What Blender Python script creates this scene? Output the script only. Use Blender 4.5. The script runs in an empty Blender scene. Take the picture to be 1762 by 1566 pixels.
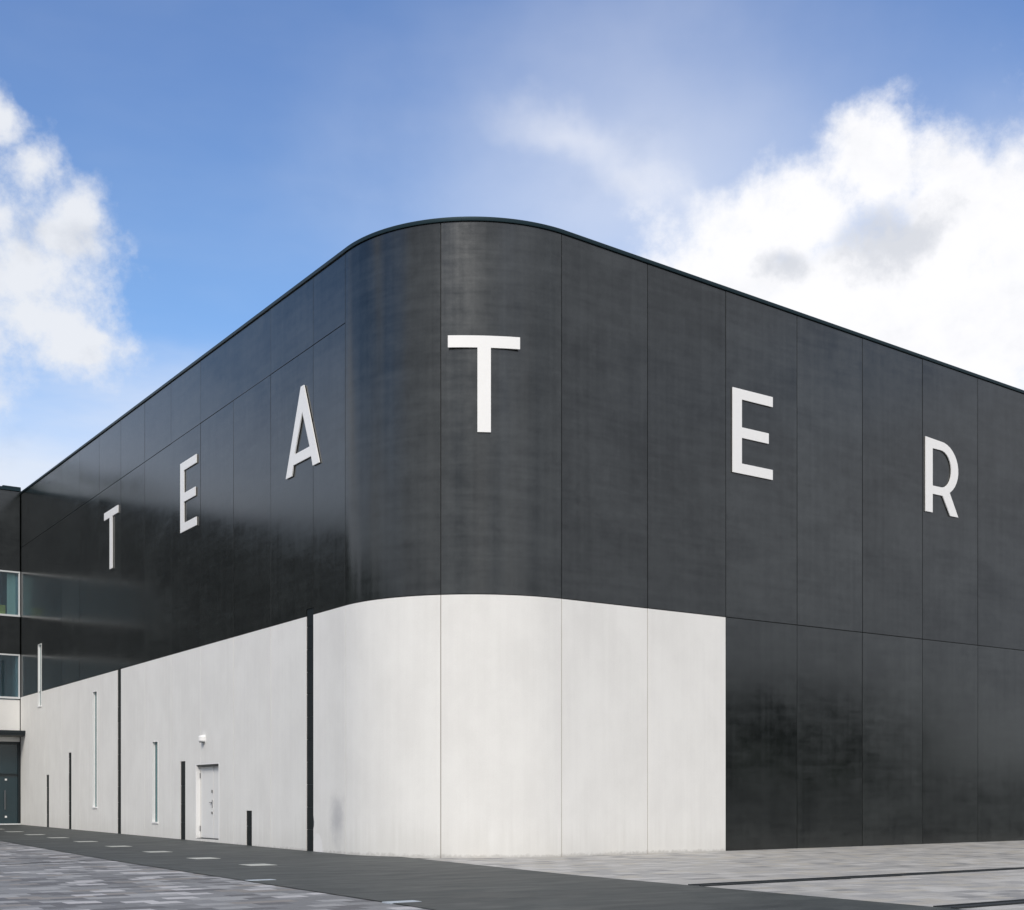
import bpy, bmesh, math, random
from mathutils import Vector
from mathutils.geometry import tessellate_polygon
random.seed(7)
R = math.radians
sc = bpy.context.scene
COL = sc.collection

# ------------------------------------------------------------------ camera
cam_d = bpy.data.cameras.new('camera')
cam = bpy.data.objects.new('camera', cam_d); COL.objects.link(cam)
EYE = 1.5
cam.location = (0, 0, EYE); cam.rotation_euler = (R(90), 0, 0)
cam_d.sensor_width = 36; cam_d.lens = 36*2144.79/1762
cam_d.shift_x = (881-852.48)/1762; cam_d.shift_y = (1376.36-783)/1762
cam_d.clip_end = 3000
sc.camera = cam

# ------------------------------------------------------------------ exposure, world, sun
sc.view_settings.view_transform = 'Standard'; sc.view_settings.look = 'None'
sc.view_settings.exposure = 0.35; sc.view_settings.gamma = 1; sc.view_settings.use_curve_mapping = False
SUN_AZ, SUN_EL = 190.0, 42.0
world = bpy.data.worlds.new('World'); sc.world = world; world.use_nodes = True
W = world.node_tree; W.nodes.clear()
STR = 0.14


class NT:
    """small helper to write node maths"""
    def __init__(s, tree): s.t = tree; s.n = tree.nodes; s.l = tree.links
    def new(s, typ, **kw):
        n = s.n.new(typ)
        for k, v in kw.items(): setattr(n, k, v)
        return n
    def put(s, sock, v):
        if hasattr(v, 'is_linked') or isinstance(v, bpy.types.NodeSocket): s.l.new(v, sock)
        else: sock.default_value = v
    def m(s, op, a, b=0.0, c=0.0, clamp=False):
        n = s.new('ShaderNodeMath', operation=op); n.use_clamp = clamp
        s.put(n.inputs[0], a); s.put(n.inputs[1], b); s.put(n.inputs[2], c)
        return n.outputs[0]
    def vm(s, op, a, b=(0, 0, 0)):
        n = s.new('ShaderNodeVectorMath', operation=op)
        s.put(n.inputs[0], a); s.put(n.inputs[1], b)
        return n.outputs[0]
    def comb(s, x, y, z):
        n = s.new('ShaderNodeCombineXYZ')
        for i, v in enumerate((x, y, z)): s.put(n.inputs[i], v)
        return n.outputs[0]
    def sep(s, v):
        n = s.new('ShaderNodeSeparateXYZ'); s.l.new(v, n.inputs[0]); return n.outputs
    def noise(s, vec, scale=1.0, detail=4.0, rough=0.5, dist=0.0, out=0):
        n = s.new('ShaderNodeTexNoise'); s.put(n.inputs['Vector'], vec)
        n.inputs['Scale'].default_value = scale; n.inputs['Detail'].default_value = detail
        n.inputs['Roughness'].default_value = rough; n.inputs['Distortion'].default_value = dist
        return n.outputs[out]
    def ss(s, v, a, b, lo=0.0, hi=1.0):
        n = s.new('ShaderNodeMapRange', interpolation_type='SMOOTHSTEP')
        s.put(n.inputs[0], v)
        for i, q in zip((1, 2, 3, 4), (a, b, lo, hi)): s.put(n.inputs[i], q)
        return n.outputs[0]
    def lin(s, v, a, b, lo=0.0, hi=1.0):
        n = s.new('ShaderNodeMapRange'); s.put(n.inputs[0], v)
        for i, q in zip((1, 2, 3, 4), (a, b, lo, hi)): s.put(n.inputs[i], q)
        return n.outputs[0]
    def mix(s, f, a, b, blend='MIX'):
        n = s.new('ShaderNodeMix', data_type='RGBA', blend_type=blend)
        s.put(n.inputs[0], f)
        for sock, v in ((n.inputs[6], a), (n.inputs[7], b)):
            if isinstance(v, tuple) and len(v) == 3: v = v+(1,)
            s.put(sock, v)
        return n.outputs[2]


w = NT(W)
tc = w.new('ShaderNodeTexCoord')
dirv = tc.outputs['Generated']
dx, dy, dz = w.sep(dirv)
az = w.m('MULTIPLY', w.m('ARCTAN2', dx, dy), 180/math.pi)
el = w.m('MULTIPLY', w.m('ARCSINE', dz), 180/math.pi)
sky = w.new('ShaderNodeTexSky', sky_type='NISHITA')
sky.sun_disc = False
sky.sun_elevation = R(SUN_EL); sky.sun_rotation = R(SUN_AZ)
sky.air_density = 1.0; sky.dust_density = 0.6; sky.ozone_density = 2.0; sky.altitude = 50
# clouds: warped fields of noise round soft masses placed by azimuth and elevation
fb = w.noise(dirv, 16.0, 10.0, 0.66)
fb2 = w.noise(dirv, 3.2, 6.0, 0.55)
wv = w.noise(dirv, 5.0, 4.0, 0.5, out=1)
wx, wy, wz = w.sep(wv)
wv2 = w.noise(dirv, 17.0, 5.0, 0.55, out=1)
w2x, w2y, w2z = w.sep(wv2)
azw = w.m('ADD', w.m('ADD', az, w.m('MULTIPLY', w.m('SUBTRACT', wx, .5), 5.0)), w.m('MULTIPLY', w.m('SUBTRACT', w2x, .5), 3.4))
elw = w.m('ADD', w.m('ADD', el, w.m('MULTIPLY', w.m('SUBTRACT', wy, .5), 5.0)), w.m('MULTIPLY', w.m('SUBTRACT', w2y, .5), 3.4))


def blob(a, e, ra, re, rot=0, warp=True):
    A, E_ = (azw, elw) if warp else (az, el)
    u = w.m('SUBTRACT', A, a); v = w.m('SUBTRACT', E_, e)
    c, s = math.cos(R(rot)), math.sin(R(rot))
    u2 = w.m('DIVIDE', w.m('ADD', w.m('MULTIPLY', u, c), w.m('MULTIPLY', v, s)), ra)
    v2 = w.m('DIVIDE', w.m('SUBTRACT', w.m('MULTIPLY', v, c), w.m('MULTIPLY', u, s)), re)
    d = w.m('SQRT', w.m('ADD', w.m('MULTIPLY', u2, u2), w.m('MULTIPLY', v2, v2)))
    return w.m('SUBTRACT', 1.0, d)


def union(bs):
    f = bs[0]
    for b in bs[1:]: f = w.m('SMOOTH_MAX', f, b, .45)
    return f


left = union([blob(-21.6, 23.4, 2.6, 2.6), blob(-20.6, 19.4, 3.2, 1.8), blob(-21.5, 27.2, 1.3, 1.5), blob(-20.1, 25.3, 1.5, 2.2, -50), blob(-18.8, 22.8, 2.2, 2.6), blob(-20.9, 21.3, 3.4, 3.2),
              blob(-17.8, 23.2, 1.5, 2.2, 20), blob(-19.2, 19.2, 2.6, 1.7, -25), blob(-18.0, 18.6, 1.4, .8, -20),
              blob(-23.0, 20.0, 3.0, 3.5), blob(-27.5, 22.5, 4.0, 4.5), blob(-32.5, 24.0, 4.5, 3.5)])
right = union([blob(17.2, 26.4, 2.3, 2.2, 10), blob(14.4, 24.8, 3.2, 2.6, 20), blob(11.6, 22.6, 2.6, 2.2, 20), blob(19.6, 24.0, 3.0, 2.6, -30),
               blob(11.0, 22.4, 4.2, 3.6), blob(12.8, 24.2, 4.0, 2.8, 25), blob(20.5, 22.5, 5.0, 4.0), blob(16.5, 20.5, 8.5, 4.6), blob(22.0, 19.5, 7.0, 6.0), blob(29.0, 22.0, 8.0, 7.0)])
fbc = w.m('MULTIPLY', w.m('SUBTRACT', fb, .5), 2.0)
d_left = w.m('MULTIPLY', w.ss(w.m('ADD', left, fbc), -.10, .75), .97)
d_right = w.ss(w.m('ADD', right, w.m('MULTIPLY', fbc, .8)), -.08, .62)
veil = union([blob(15.0, 21.5, 15.5, 8.0, 0, False), blob(22.5, 24.0, 6.5, 6.0, 0, False), blob(8.0, 26.5, 17.0, 8.5, 0, False)])
d_veil = w.m('MULTIPLY', w.ss(w.m('ADD', veil, w.m('MULTIPLY', w.m('SUBTRACT', fb2, .5), 1.1)), -.15, 1.3), .50)
wisp = union([blob(4.2, 28.0, 4.2, 1.1, -10), blob(8.0, 26.2, 3.4, 1.0, -32), blob(10.2, 24.6, 2.6, 1.2, -40)])
d_wisp = w.m('MULTIPLY', w.ss(w.m('ADD', wisp, w.m('MULTIPLY', fbc, .5)), -.45, 1.25), .44)
high = w.m('MULTIPLY', w.ss(w.noise(w.vm('MULTIPLY', dirv, (1.0, 1.0, 3.2)), 2.1, 5, .55), .42, .80), .13)
low_n = w.m('MULTIPLY', w.m('SUBTRACT', w.noise(w.vm('MULTIPLY', dirv, (1, 1, 4.0)), 3.5, 6, .55), .5), 9.0)
low = w.m('MULTIPLY', w.ss(w.m('ADD', el, low_n), 21.0, 11.5), w.ss(az, 20, 60, .88, .35))
# scattered cumulus for the rest of the sky
gen = w.noise(w.vm('MULTIPLY', dirv, (1, 1, 1.9)), 2.3, 9, .56)
away = w.m('MAXIMUM', w.ss(w.m('ABSOLUTE', az), 26, 40), w.ss(el, 36, 48))
blue_side = w.m('MULTIPLY', w.ss(w.m('ABSOLUTE', w.m('ADD', az, 70.0)), 75, 38), w.ss(el, 60, 40))   # the clear part of the sky carries on to the left
lo = w.lin(blue_side, 0, 1, .27, .47)
d_gen = w.m('MULTIPLY', w.m('MULTIPLY', w.ss(gen, lo, w.m('ADD', lo, .22)), away), .93)
dens = d_left
for q in (d_right, d_veil, d_wisp, high, low, d_gen):
    dens = w.m('SUBTRACT', 1.0, w.m('MULTIPLY', w.m('SUBTRACT', 1.0, dens), w.m('SUBTRACT', 1.0, q)))
dens = w.m('MULTIPLY', dens, w.ss(dz, -.01, .03))
shade_n = w.noise(w.vm('MULTIPLY', dirv, (1, 1, 1.3)), 11.0, 7, .6)
patch = union([blob(13.2, 22.8, 1.9, 1.5), blob(17.6, 23.2, 3.0, 1.7, 10)])
grey = w.m('MAXIMUM', w.m('MULTIPLY', w.ss(w.m('ADD', patch, w.m('MULTIPLY', w.m('SUBTRACT', fb, .5), 2.4)), .05, .9), .62),
           w.m('ADD', w.m('MULTIPLY', w.ss(shade_n, .50, .72), w.ss(az, 2, -10, .20, .50)), w.m('MULTIPLY', w.m('MULTIPLY', away, w.m('SUBTRACT', 1.0, blue_side)), w.m('MULTIPLY', w.lin(gen, .35, .65, .3, .85), w.ss(w.m('ABSOLUTE', az), 128, 152, 1.0, w.lin(w.noise(w.vm('MULTIPLY', dirv, (3.4, 3.4, .6)), 1.6, 4, .6), .42, .60, .0, 1.15))))))
k = 1/STR
bright = w.mix(w.ss(az, -14, 4), (.66*k, .68*k, .72*k), (.785*k, .785*k, .805*k))
cl_col = w.mix(grey, bright, (.42*k, .45*k, .51*k))
tint = w.mix(1.0, sky.outputs[0], w.mix(w.ss(el, 20, 32), (.80, .95, 1.08), (.80, .89, 1.06)), 'MULTIPLY')
skycol = w.mix(dens, tint, cl_col)
bg = w.new('ShaderNodeBackground'); W.links.new(skycol, bg.inputs[0]); bg.inputs[1].default_value = STR
wo = w.new('ShaderNodeOutputWorld'); W.links.new(bg.outputs[0], wo.inputs[0])

sun_d = bpy.data.lights.new('sun', 'SUN'); sun_d.energy = 1.75; sun_d.angle = R(20); sun_d.color = (1, .93, .83)
sun = bpy.data.objects.new('sun', sun_d); COL.objects.link(sun)
sd = Vector((math.sin(R(SUN_AZ))*math.cos(R(SUN_EL)), math.cos(R(SUN_AZ))*math.cos(R(SUN_EL)), math.sin(R(SUN_EL))))
sun.rotation_euler = sd.to_track_quat('Z', 'Y').to_euler()

# ------------------------------------------------------------------ plan of the building
TH = 0.5915
DL = (math.sin(TH), -math.cos(TH))      # along the left wall towards the corner
DN = (math.cos(TH), math.sin(TH))       # along the right wall, away from the corner
P0 = (-4.1316, 34.2820); RC = 4.247; LA = RC*math.pi/2
ZB, ZJ, ZR = 6.85, 14.62, 16.555


def pt(s, z, o=0.0):
    """wall coordinates (distance along the wall, height, offset out of it) to the world"""
    if s <= 0: b = (P0[0]+s*DL[0], P0[1]+s*DL[1]); n = (-DN[0], -DN[1])
    elif s >= LA:
        b = (P0[0]+RC*(DL[0]+DN[0])+(s-LA)*DN[0], P0[1]+RC*(DL[1]+DN[1])+(s-LA)*DN[1]); n = DL
    else:
        a = s/RC; n = (-DN[0]*math.cos(a)+DL[0]*math.sin(a), -DN[1]*math.cos(a)+DL[1]*math.sin(a))
        b = (P0[0]+RC*DN[0]+RC*n[0], P0[1]+RC*DN[1]+RC*n[1])
    return Vector((b[0]+n[0]*o, b[1]+n[1]*o, z))


def ab(a, b, z=0.0):
    return Vector((P0[0]+a*DL[0]+b*DN[0], P0[1]+a*DL[1]+b*DN[1], z))


def gh(a, b):
    g = .0057*max(0, min(-a, 60))
    if b > RC: g += .0026*min(b-RC, 60)*max(0, min(1, (a-1)/3))
    return g-.01


def roof_z(s): return ZR+(.0238*(-s) if s < 0 else 0)-(.024*(s-LA) if s > LA else 0)


# ------------------------------------------------------------------ object helpers
def tag(o, label=None, cat=None, group=None, kind=None):
    if label: o['label'] = label
    if cat: o['category'] = cat
    if group: o['group'] = group
    if kind: o['kind'] = kind
    return o


def empty(name, loc, label=None, cat=None, group=None):
    o = bpy.data.objects.new(name, None); COL.objects.link(o); o.location = loc; o.empty_display_size = .3
    return tag(o, label, cat, group)


def base_of(o):
    l = Vector((0, 0, 0))
    while o is not None: l += o.location; o = o.parent
    return l


def mesh_obj(name, verts, faces, mats, parent=None, smooth=None, midx=None, org=None):
    """vertices in world coordinates; the origin goes to org (world) or the parent's origin"""
    pb = base_of(parent)
    o0 = Vector(org) if org is not None else pb
    me = bpy.data.meshes.new(name)
    me.from_pydata([tuple(Vector(v)-o0) for v in verts], [], faces)
    for m in (mats if isinstance(mats, (list, tuple)) else [mats]): me.materials.append(m)
    if midx: me.polygons.foreach_set('material_index', midx)
    if smooth:
        me.polygons.foreach_set('use_smooth', [True]*len(faces)); me.set_sharp_from_angle(angle=R(smooth))
    me.validate(); me.update()
    o = bpy.data.objects.new(name, me); COL.objects.link(o)
    o.location = o0-pb
    if parent: o.parent = parent
    return o


def cells(S, Z, filled, off, depth, name, mat, parent, zf=None, smooth=12, jit=None, org=None, back=False):
    """solid plate made of grid cells in wall coordinates; filled(i, j) says which; off(i, j) offset of a grid point;
    zf(s, z) can bend heights. Sides run back by depth wherever a filled cell ends."""
    V = []; F = []; idx = {}
    def vid(i, j, b):
        key = (i, j, b)
        if key not in idx:
            z = Z[j]; s = S[i]
            if zf: z = zf(s, z)
            o = off(i, j)
            if jit: o += jit(s, z)
            idx[key] = len(V); V.append(pt(s, z, -depth if b else o))
        return idx[key]
    nS, nZ = len(S)-1, len(Z)-1
    fl = [[filled(i, j) for j in range(nZ)] for i in range(nS)]
    def isf(i, j): return 0 <= i < nS and 0 <= j < nZ and fl[i][j]
    for i in range(nS):
        for j in range(nZ):
            if not fl[i][j]: continue
            F.append((vid(i, j, 0), vid(i+1, j, 0), vid(i+1, j+1, 0), vid(i, j+1, 0)))
            if back: F.append((vid(i, j, 1), vid(i, j+1, 1), vid(i+1, j+1, 1), vid(i+1, j, 1)))
            if not isf(i-1, j): F.append((vid(i, j, 0), vid(i, j+1, 0), vid(i, j+1, 1), vid(i, j, 1)))
            if not isf(i+1, j): F.append((vid(i+1, j+1, 0), vid(i+1, j, 0), vid(i+1, j, 1), vid(i+1, j+1, 1)))
            if not isf(i, j-1): F.append((vid(i+1, j, 0), vid(i, j, 0), vid(i, j, 1), vid(i+1, j, 1)))
            if not isf(i, j+1): F.append((vid(i, j+1, 0), vid(i+1, j+1, 0), vid(i+1, j+1, 1), vid(i, j+1, 1)))
    return mesh_obj(name, V, F, mat, parent, smooth=smooth, org=org)


def plate(name, s0, s1, z0, z1, mat, parent, holes=(), depth=.17, ch=.003, out=0.0, top=None, bot=None,
          tilt=.003, sdiv=.09, gap=.010):
    """one facing panel with chamfered edges and real openings"""
    s0 += gap; s1 -= gap
    S = {s0, s0+ch, s1-ch, s1}
    if s1 > 0.02 and s0 < LA-.02:
        n = max(2, int((s1-s0)/sdiv))
        for i in range(1, n): S.add(s0+(s1-s0)*i/n)
    z1g = z1-gap; z0g = z0+(gap if z0 > .5 else 0)
    Z = {z0g, z0g+ch, z1g-ch, z1g}
    for h in holes:
        for q in h[:2]:
            if s0 < q < s1: S.add(q)
        for q in h[2:]:
            if z0g < q < z1g: Z.add(q)
    S = sorted(S); Z = sorted(Z)
    S = [q for i, q in enumerate(S) if i == 0 or q-S[i-1] > 1e-4]
    Z = [q for i, q in enumerate(Z) if i == 0 or q-Z[i-1] > 1e-4]
    def filled(i, j):
        a = (S[i]+S[i+1])/2; c = (Z[j]+Z[j+1])/2
        return not any(h[0] < a < h[1] and h[2] < c < h[3] for h in holes)
    def off(i, j):
        return out-(ch if i in (0, len(S)-1) or j in (0, len(Z)-1) else 0)
    c = [random.uniform(-tilt, tilt) for _ in range(3)]
    sm, zm = (s0+s1)/2, (z0+z1)/2
    def jit(s, z): return c[0]*.6+c[1]*(s-sm)/1.5+c[2]*(z-zm)/4
    zf = None
    if top or bot:
        def zf(s, z):
            if top and z > z1g-ch*1.5: return z+top(s)-z1
            if bot and z < z0g+ch*1.5: return z+bot(s)-z0
            return z
    return cells(S, Z, filled, off, depth, name, mat, parent, zf=zf, jit=jit)


def box_w(name, s0, s1, z0, z1, o0, o1, mat, parent, ch=.004):
    """solid box in wall coordinates (o0 back, o1 front), small chamfer"""
    bm = bmesh.new(); vs = []
    for s in (s0, s1):
        for z in (z0, z1):
            for o in (o0, o1): vs.append(bm.verts.new(pt(s, z, o)))
    for f in ((0, 1, 3, 2), (4, 6, 7, 5), (0, 4, 5, 1), (2, 3, 7, 6), (0, 2, 6, 4), (1, 5, 7, 3)):
        bm.faces.new([vs[i] for i in f])
    bmesh.ops.recalc_face_normals(bm, faces=bm.faces)
    if ch: bmesh.ops.bevel(bm, geom=list(bm.edges), offset=ch, segments=1, affect='EDGES', clamp_overlap=True)
    return from_bm(name, bm, mat, parent)


def from_bm(name, bm, mat, parent=None, smooth=None, org=None):
    bm.verts.ensure_lookup_table(); bm.verts.index_update()
    V = [v.co.copy() for v in bm.verts]; F = [[v.index for v in f.verts] for f in bm.faces]
    bm.free()
    return mesh_obj(name, V, F, mat, parent, smooth=smooth, org=org)


# box given by an origin, two horizontal axes and heights
def obox(bm, o, u, v, u0, u1, v0, v1, z0, z1):
    vs = []
    for a in (u0, u1):
        for b in (v0, v1):
            for z in (z0, z1): vs.append(bm.verts.new((o[0]+u[0]*a+v[0]*b, o[1]+u[1]*a+v[1]*b, z)))
    fs = []
    for f in ((0, 1, 3, 2), (4, 6, 7, 5), (0, 4, 5, 1), (2, 3, 7, 6), (0, 2, 6, 4), (1, 5, 7, 3)):
        fs.append(bm.faces.new([vs[i] for i in f]))
    bmesh.ops.recalc_face_normals(bm, faces=fs)
    return fs


# ------------------------------------------------------------------ materials
def mat_new(name):
    m = bpy.data.materials.new(name); m.use_nodes = True
    t = NT(m.node_tree); b = m.node_tree.nodes['Principled BSDF']
    return m, t, b


def simple(name, col, rough=.5, metal=0, spec=.5, var=.06, bump=0.0, scale=6):
    m, t, b = mat_new(name)
    g = t.new('ShaderNodeNewGeometry')
    n = t.noise(g.outputs['Position'], scale, 5, .6)
    lo = tuple(c*(1-var) for c in col); hi = tuple(min(1, c*(1+var)) for c in col)
    t.l.new(t.mix(n, lo, hi), b.inputs['Base Color'])
    t.l.new(t.lin(n, .2, .8, rough*.9, min(1, rough*1.1)), b.inputs['Roughness'])
    b.inputs['Metallic'].default_value = metal; b.inputs['Specular IOR Level'].default_value = spec
    if bump:
        bn = t.new('ShaderNodeBump'); bn.inputs['Strength'].default_value = 1; bn.inputs['Distance'].default_value = bump
        t.l.new(t.noise(g.outputs['Position'], scale*5, 4, .6), bn.inputs['Height']); t.l.new(bn.outputs[0], b.inputs['Normal'])
    return m


def dark_concrete():
    m, t, b = mat_new('polished_dark_concrete')
    g = t.new('ShaderNodeNewGeometry').outputs['Position']
    oi = t.new('ShaderNodeObjectInfo').outputs['Random']
    shift = t.comb(t.m('MULTIPLY', oi, 37.0), t.m('MULTIPLY', oi, 91.0), t.m('MULTIPLY', oi, 53.0))
    p = t.vm('ADD', g, shift)
    cloudy = t.noise(t.vm('MULTIPLY', p, (.30, .30, .55)), 1.0, 8, .62, .5)
    streak = t.noise(t.vm('MULTIPLY', p, (.5, .5, 5.5)), 1.0, 6, .65)
    drip = t.noise(t.vm('MULTIPLY', p, (6.0, 6.0, .10)), 1.0, 5, .6)
    mott = t.noise(p, 2.6, 7, .65, .3)
    fine = t.noise(p, 45, 3, .6)
    mixv = t.m('ADD', t.m('ADD', t.m('MULTIPLY', cloudy, .34), t.m('MULTIPLY', streak, .22)),
               t.m('ADD', t.m('ADD', t.m('MULTIPLY', drip, .16), t.m('MULTIPLY', fine, .08)), t.m('MULTIPLY', mott, .20)))
    pan = t.lin(oi, 0, 1, .82, 1.2)
    c = t.mix(t.ss(mixv, .36, .64), (.0045, .0060, .0060), (.0165, .0195, .0185))
    c = t.mix(1.0, c, t.comb(pan, pan, pan), 'MULTIPLY')
    t.l.new(c, b.inputs['Base Color'])
    t.l.new(t.m('ADD', t.lin(mixv, .38, .62, .10, .22), t.m('MULTIPLY', oi, .03)), b.inputs['Roughness'])
    t.l.new(t.m('MULTIPLY', t.lin(mixv, .40, .60, .39, .57), t.lin(oi, 0, 1, .9, 1.1)), b.inputs['Specular IOR Level'])
    b.inputs['IOR'].default_value = 1.7
    bn = t.new('ShaderNodeBump'); bn.inputs['Strength'].default_value = 1; bn.inputs['Distance'].default_value = .0014
    t.l.new(t.m('ADD', t.m('MULTIPLY', cloudy, 1.0), t.m('MULTIPLY', streak, .12)), bn.inputs['Height'])
    t.l.new(bn.outputs[0], b.inputs['Normal'])
    return m


def light_concrete():
    m, t, b = mat_new('pale_concrete')
    g = t.new('ShaderNodeNewGeometry').outputs['Position']
    oi = t.new('ShaderNodeObjectInfo').outputs['Random']
    p = t.vm('ADD', g, t.comb(t.m('MULTIPLY', oi, 31.0), t.m('MULTIPLY', oi, 71.0), 0.0))
    blot = t.noise(t.vm('MULTIPLY', p, (.8, .8, .6)), 1.0, 5, .6)
    drip = t.noise(t.vm('MULTIPLY', p, (6.0, 6.0, .2)), 1.0, 5, .6)
    fine = t.noise(p, 40, 3, .6)
    v = t.m('ADD', t.m('MULTIPLY', blot, .55), t.m('ADD', t.m('MULTIPLY', drip, .22), t.m('MULTIPLY', fine, .23)))
    c = t.mix(t.ss(v, .32, .66), (.765, .755, .73), (.845, .837, .81))
    # splash dirt low down, a foot line of dirt and painted contact shade, two marks beside the full-height strip
    z = t.sep(g)[2]
    low = t.m('MULTIPLY', t.ss(t.m('ADD', z, t.m('MULTIPLY', t.m('SUBTRACT', drip, .5), 1.2)), 1.0, .0), .28)
    c = t.mix(low, c, (.60, .585, .54))
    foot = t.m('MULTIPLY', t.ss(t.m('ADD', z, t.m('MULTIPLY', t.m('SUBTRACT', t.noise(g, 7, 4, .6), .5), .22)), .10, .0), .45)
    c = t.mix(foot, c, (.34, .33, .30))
    def spot(s, zz, rx, rz, soft, k, col, c, nz):
        q = t.vm('SUBTRACT', g, tuple(pt(s, zz)))
        x, y, zc = t.sep(q)
        h = t.m('SQRT', t.m('ADD', t.m('MULTIPLY', x, x), t.m('MULTIPLY', y, y)))
        r = t.m('SQRT', t.m('ADD', t.m('POWER', t.m('DIVIDE', h, rx), 2.0), t.m('POWER', t.m('DIVIDE', zc, rz), 2.0)))
        f = t.m('ADD', t.m('SUBTRACT', 1.0, r), t.m('MULTIPLY', t.m('SUBTRACT', t.noise(g, nz, 5, .65), .5), .9))
        return t.mix(t.m('MULTIPLY', t.ss(f, 0, soft), k), c, col)
    c = spot(-.50, .95, .62, 1.0, 1.0, .85, (.52, .52, .53), c, 2.5)
    c = spot(-1.75, .15, .40, .42, .25, .9, (.86, .85, .84), c, 6)
    c = spot(-2.0, .85, .05, .22, .4, .9, (.06, .07, .08), c, 6)
    t.l.new(c, b.inputs['Base Color'])
    b.inputs['Roughness'].default_value = .7
    b.inputs['Specular IOR Level'].default_value = .3
    bn = t.new('ShaderNodeBump'); bn.inputs['Distance'].default_value = .0015
    t.l.new(t.m('ADD', fine, drip), bn.inputs['Height']); t.l.new(bn.outputs[0], b.inputs['Normal'])
    return m


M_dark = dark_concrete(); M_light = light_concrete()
M_core = simple('wall_core_grey', (.012, .013, .014), .8)
M_seal_d = simple('dark_sealant', (.008, .009, .009), .7)
M_seal_l = simple('grey_brown_sealant', (.30, .27, .235), .8)
M_coping = simple('dark_metal_coping', (.012, .030, .038), .38, .6)
M_white = simple('white_painted_metal', (.90, .895, .885), .4, var=.02)
M_strip = simple('dark_slate_slab', (.008, .012, .013), .55, var=.3, spec=.3)
M_joint = simple('grey_mortar', (.11, .13, .13), .8)
M_frame = simple('pale_aluminium', (.72, .74, .74), .35, var=.03)
M_door = simple('pale_door_paint', (.80, .80, .79), .45, var=.02)
M_steel = simple('brushed_steel', (.35, .35, .36), .35, .9)
M_dframe = simple('dark_frame_metal', (.015, .022, .026), .35, .3)
M_yellow = simple('yellow_green_card', (.50, .50, .16), .7)
M_inner = simple('room_wall_blue_grey', (.30, .42, .48), .8)
M_inner2 = simple('room_pale_blind', (.55, .70, .66), .8)


def glass():
    m, t, b = mat_new('blue_green_glass')
    b.inputs['Base Color'].default_value = (.72, .90, .94, 1)
    b.inputs['Roughness'].default_value = .02
    b.inputs['Transmission Weight'].default_value = 1
    b.inputs['IOR'].default_value = 1.75
    return m


M_glass = glass()
M_pane = simple('teal_pane', (.03, .13, .14), .15)
M_dglass = simple('dark_teal_glass', (.008, .030, .040), .06, spec=.8)


def paving(name, col, var, blue=0):
    m, t, b = mat_new(name)
    g = t.new('ShaderNodeNewGeometry').outputs['Position']
    n1 = t.noise(g, .35, 5, .6); n2 = t.noise(g, 25, 4, .6); n3 = t.noise(g, 3, 4, .6)
    v = t.m('ADD', t.m('MULTIPLY', n1, .45), t.m('ADD', t.m('MULTIPLY', n2, .2), t.m('MULTIPLY', n3, .35)))
    c = t.mix(t.ss(v, .3, .7), tuple(q*(1-var) for q in col), tuple(q*(1+var) for q in col))
    t.l.new(c, b.inputs['Base Color'])
    t.l.new(t.lin(n3, .3, .7, .5, .72), b.inputs['Roughness'])
    bn = t.new('ShaderNodeBump'); bn.inputs['Distance'].default_value = .002
    t.l.new(n2, bn.inputs['Height']); t.l.new(bn.outputs[0], b.inputs['Normal'])
    return m


def far_paving(name, c1, c2, c3):
    """flat paving further off than its slabs can be told apart"""
    m, t, b = mat_new(name)
    g = t.new('ShaderNodeNewGeometry').outputs['Position']
    q = t.vm('SUBTRACT', g, (P0[0], P0[1], 0))
    x, y, z = t.sep(q)
    a = t.m('ADD', t.m('MULTIPLY', x, DL[0]), t.m('MULTIPLY', y, DL[1]))
    bb = t.m('ADD', t.m('MULTIPLY', x, DN[0]), t.m('MULTIPLY', y, DN[1]))
    br = t.new('ShaderNodeTexBrick'); t.l.new(t.comb(bb, a, 0.0), br.inputs['Vector'])
    br.inputs['Scale'].default_value = 1; br.inputs['Brick Width'].default_value = .5
    br.inputs['Row Height'].default_value = .35; br.inputs['Mortar Size'].default_value = .006
    br.inputs['Color1'].default_value = c1+(1,); br.inputs['Color2'].default_value = c2+(1,)
    br.inputs['Mortar'].default_value = c3+(1,)
    n1 = t.noise(g, .22, 6, .65); n2 = t.noise(t.vm('MULTIPLY', t.comb(a, bb, 0.0), (2.2, .7, 1)), 1.0, 5, .6)
    k = t.m('ADD', t.m('MULTIPLY', n1, .6), t.m('MULTIPLY', n2, .6))
    t.l.new(t.mix(1.0, br.outputs[0], t.comb(t.lin(k, .4, .8, .66, 1.38), t.lin(k, .4, .8, .67, 1.37), t.lin(k, .4, .8, .68, 1.35)), 'MULTIPLY'), b.inputs['Base Color'])
    t.l.new(t.lin(n2, .3, .7, .5, .75), b.inputs['Roughness'])
    bn = t.new('ShaderNodeBump'); bn.inputs['Distance'].default_value = .003
    t.l.new(t.noise(g, 12, 4, .6), bn.inputs['Height']); t.l.new(bn.outputs[0], b.inputs['Normal'])
    return m


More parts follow.
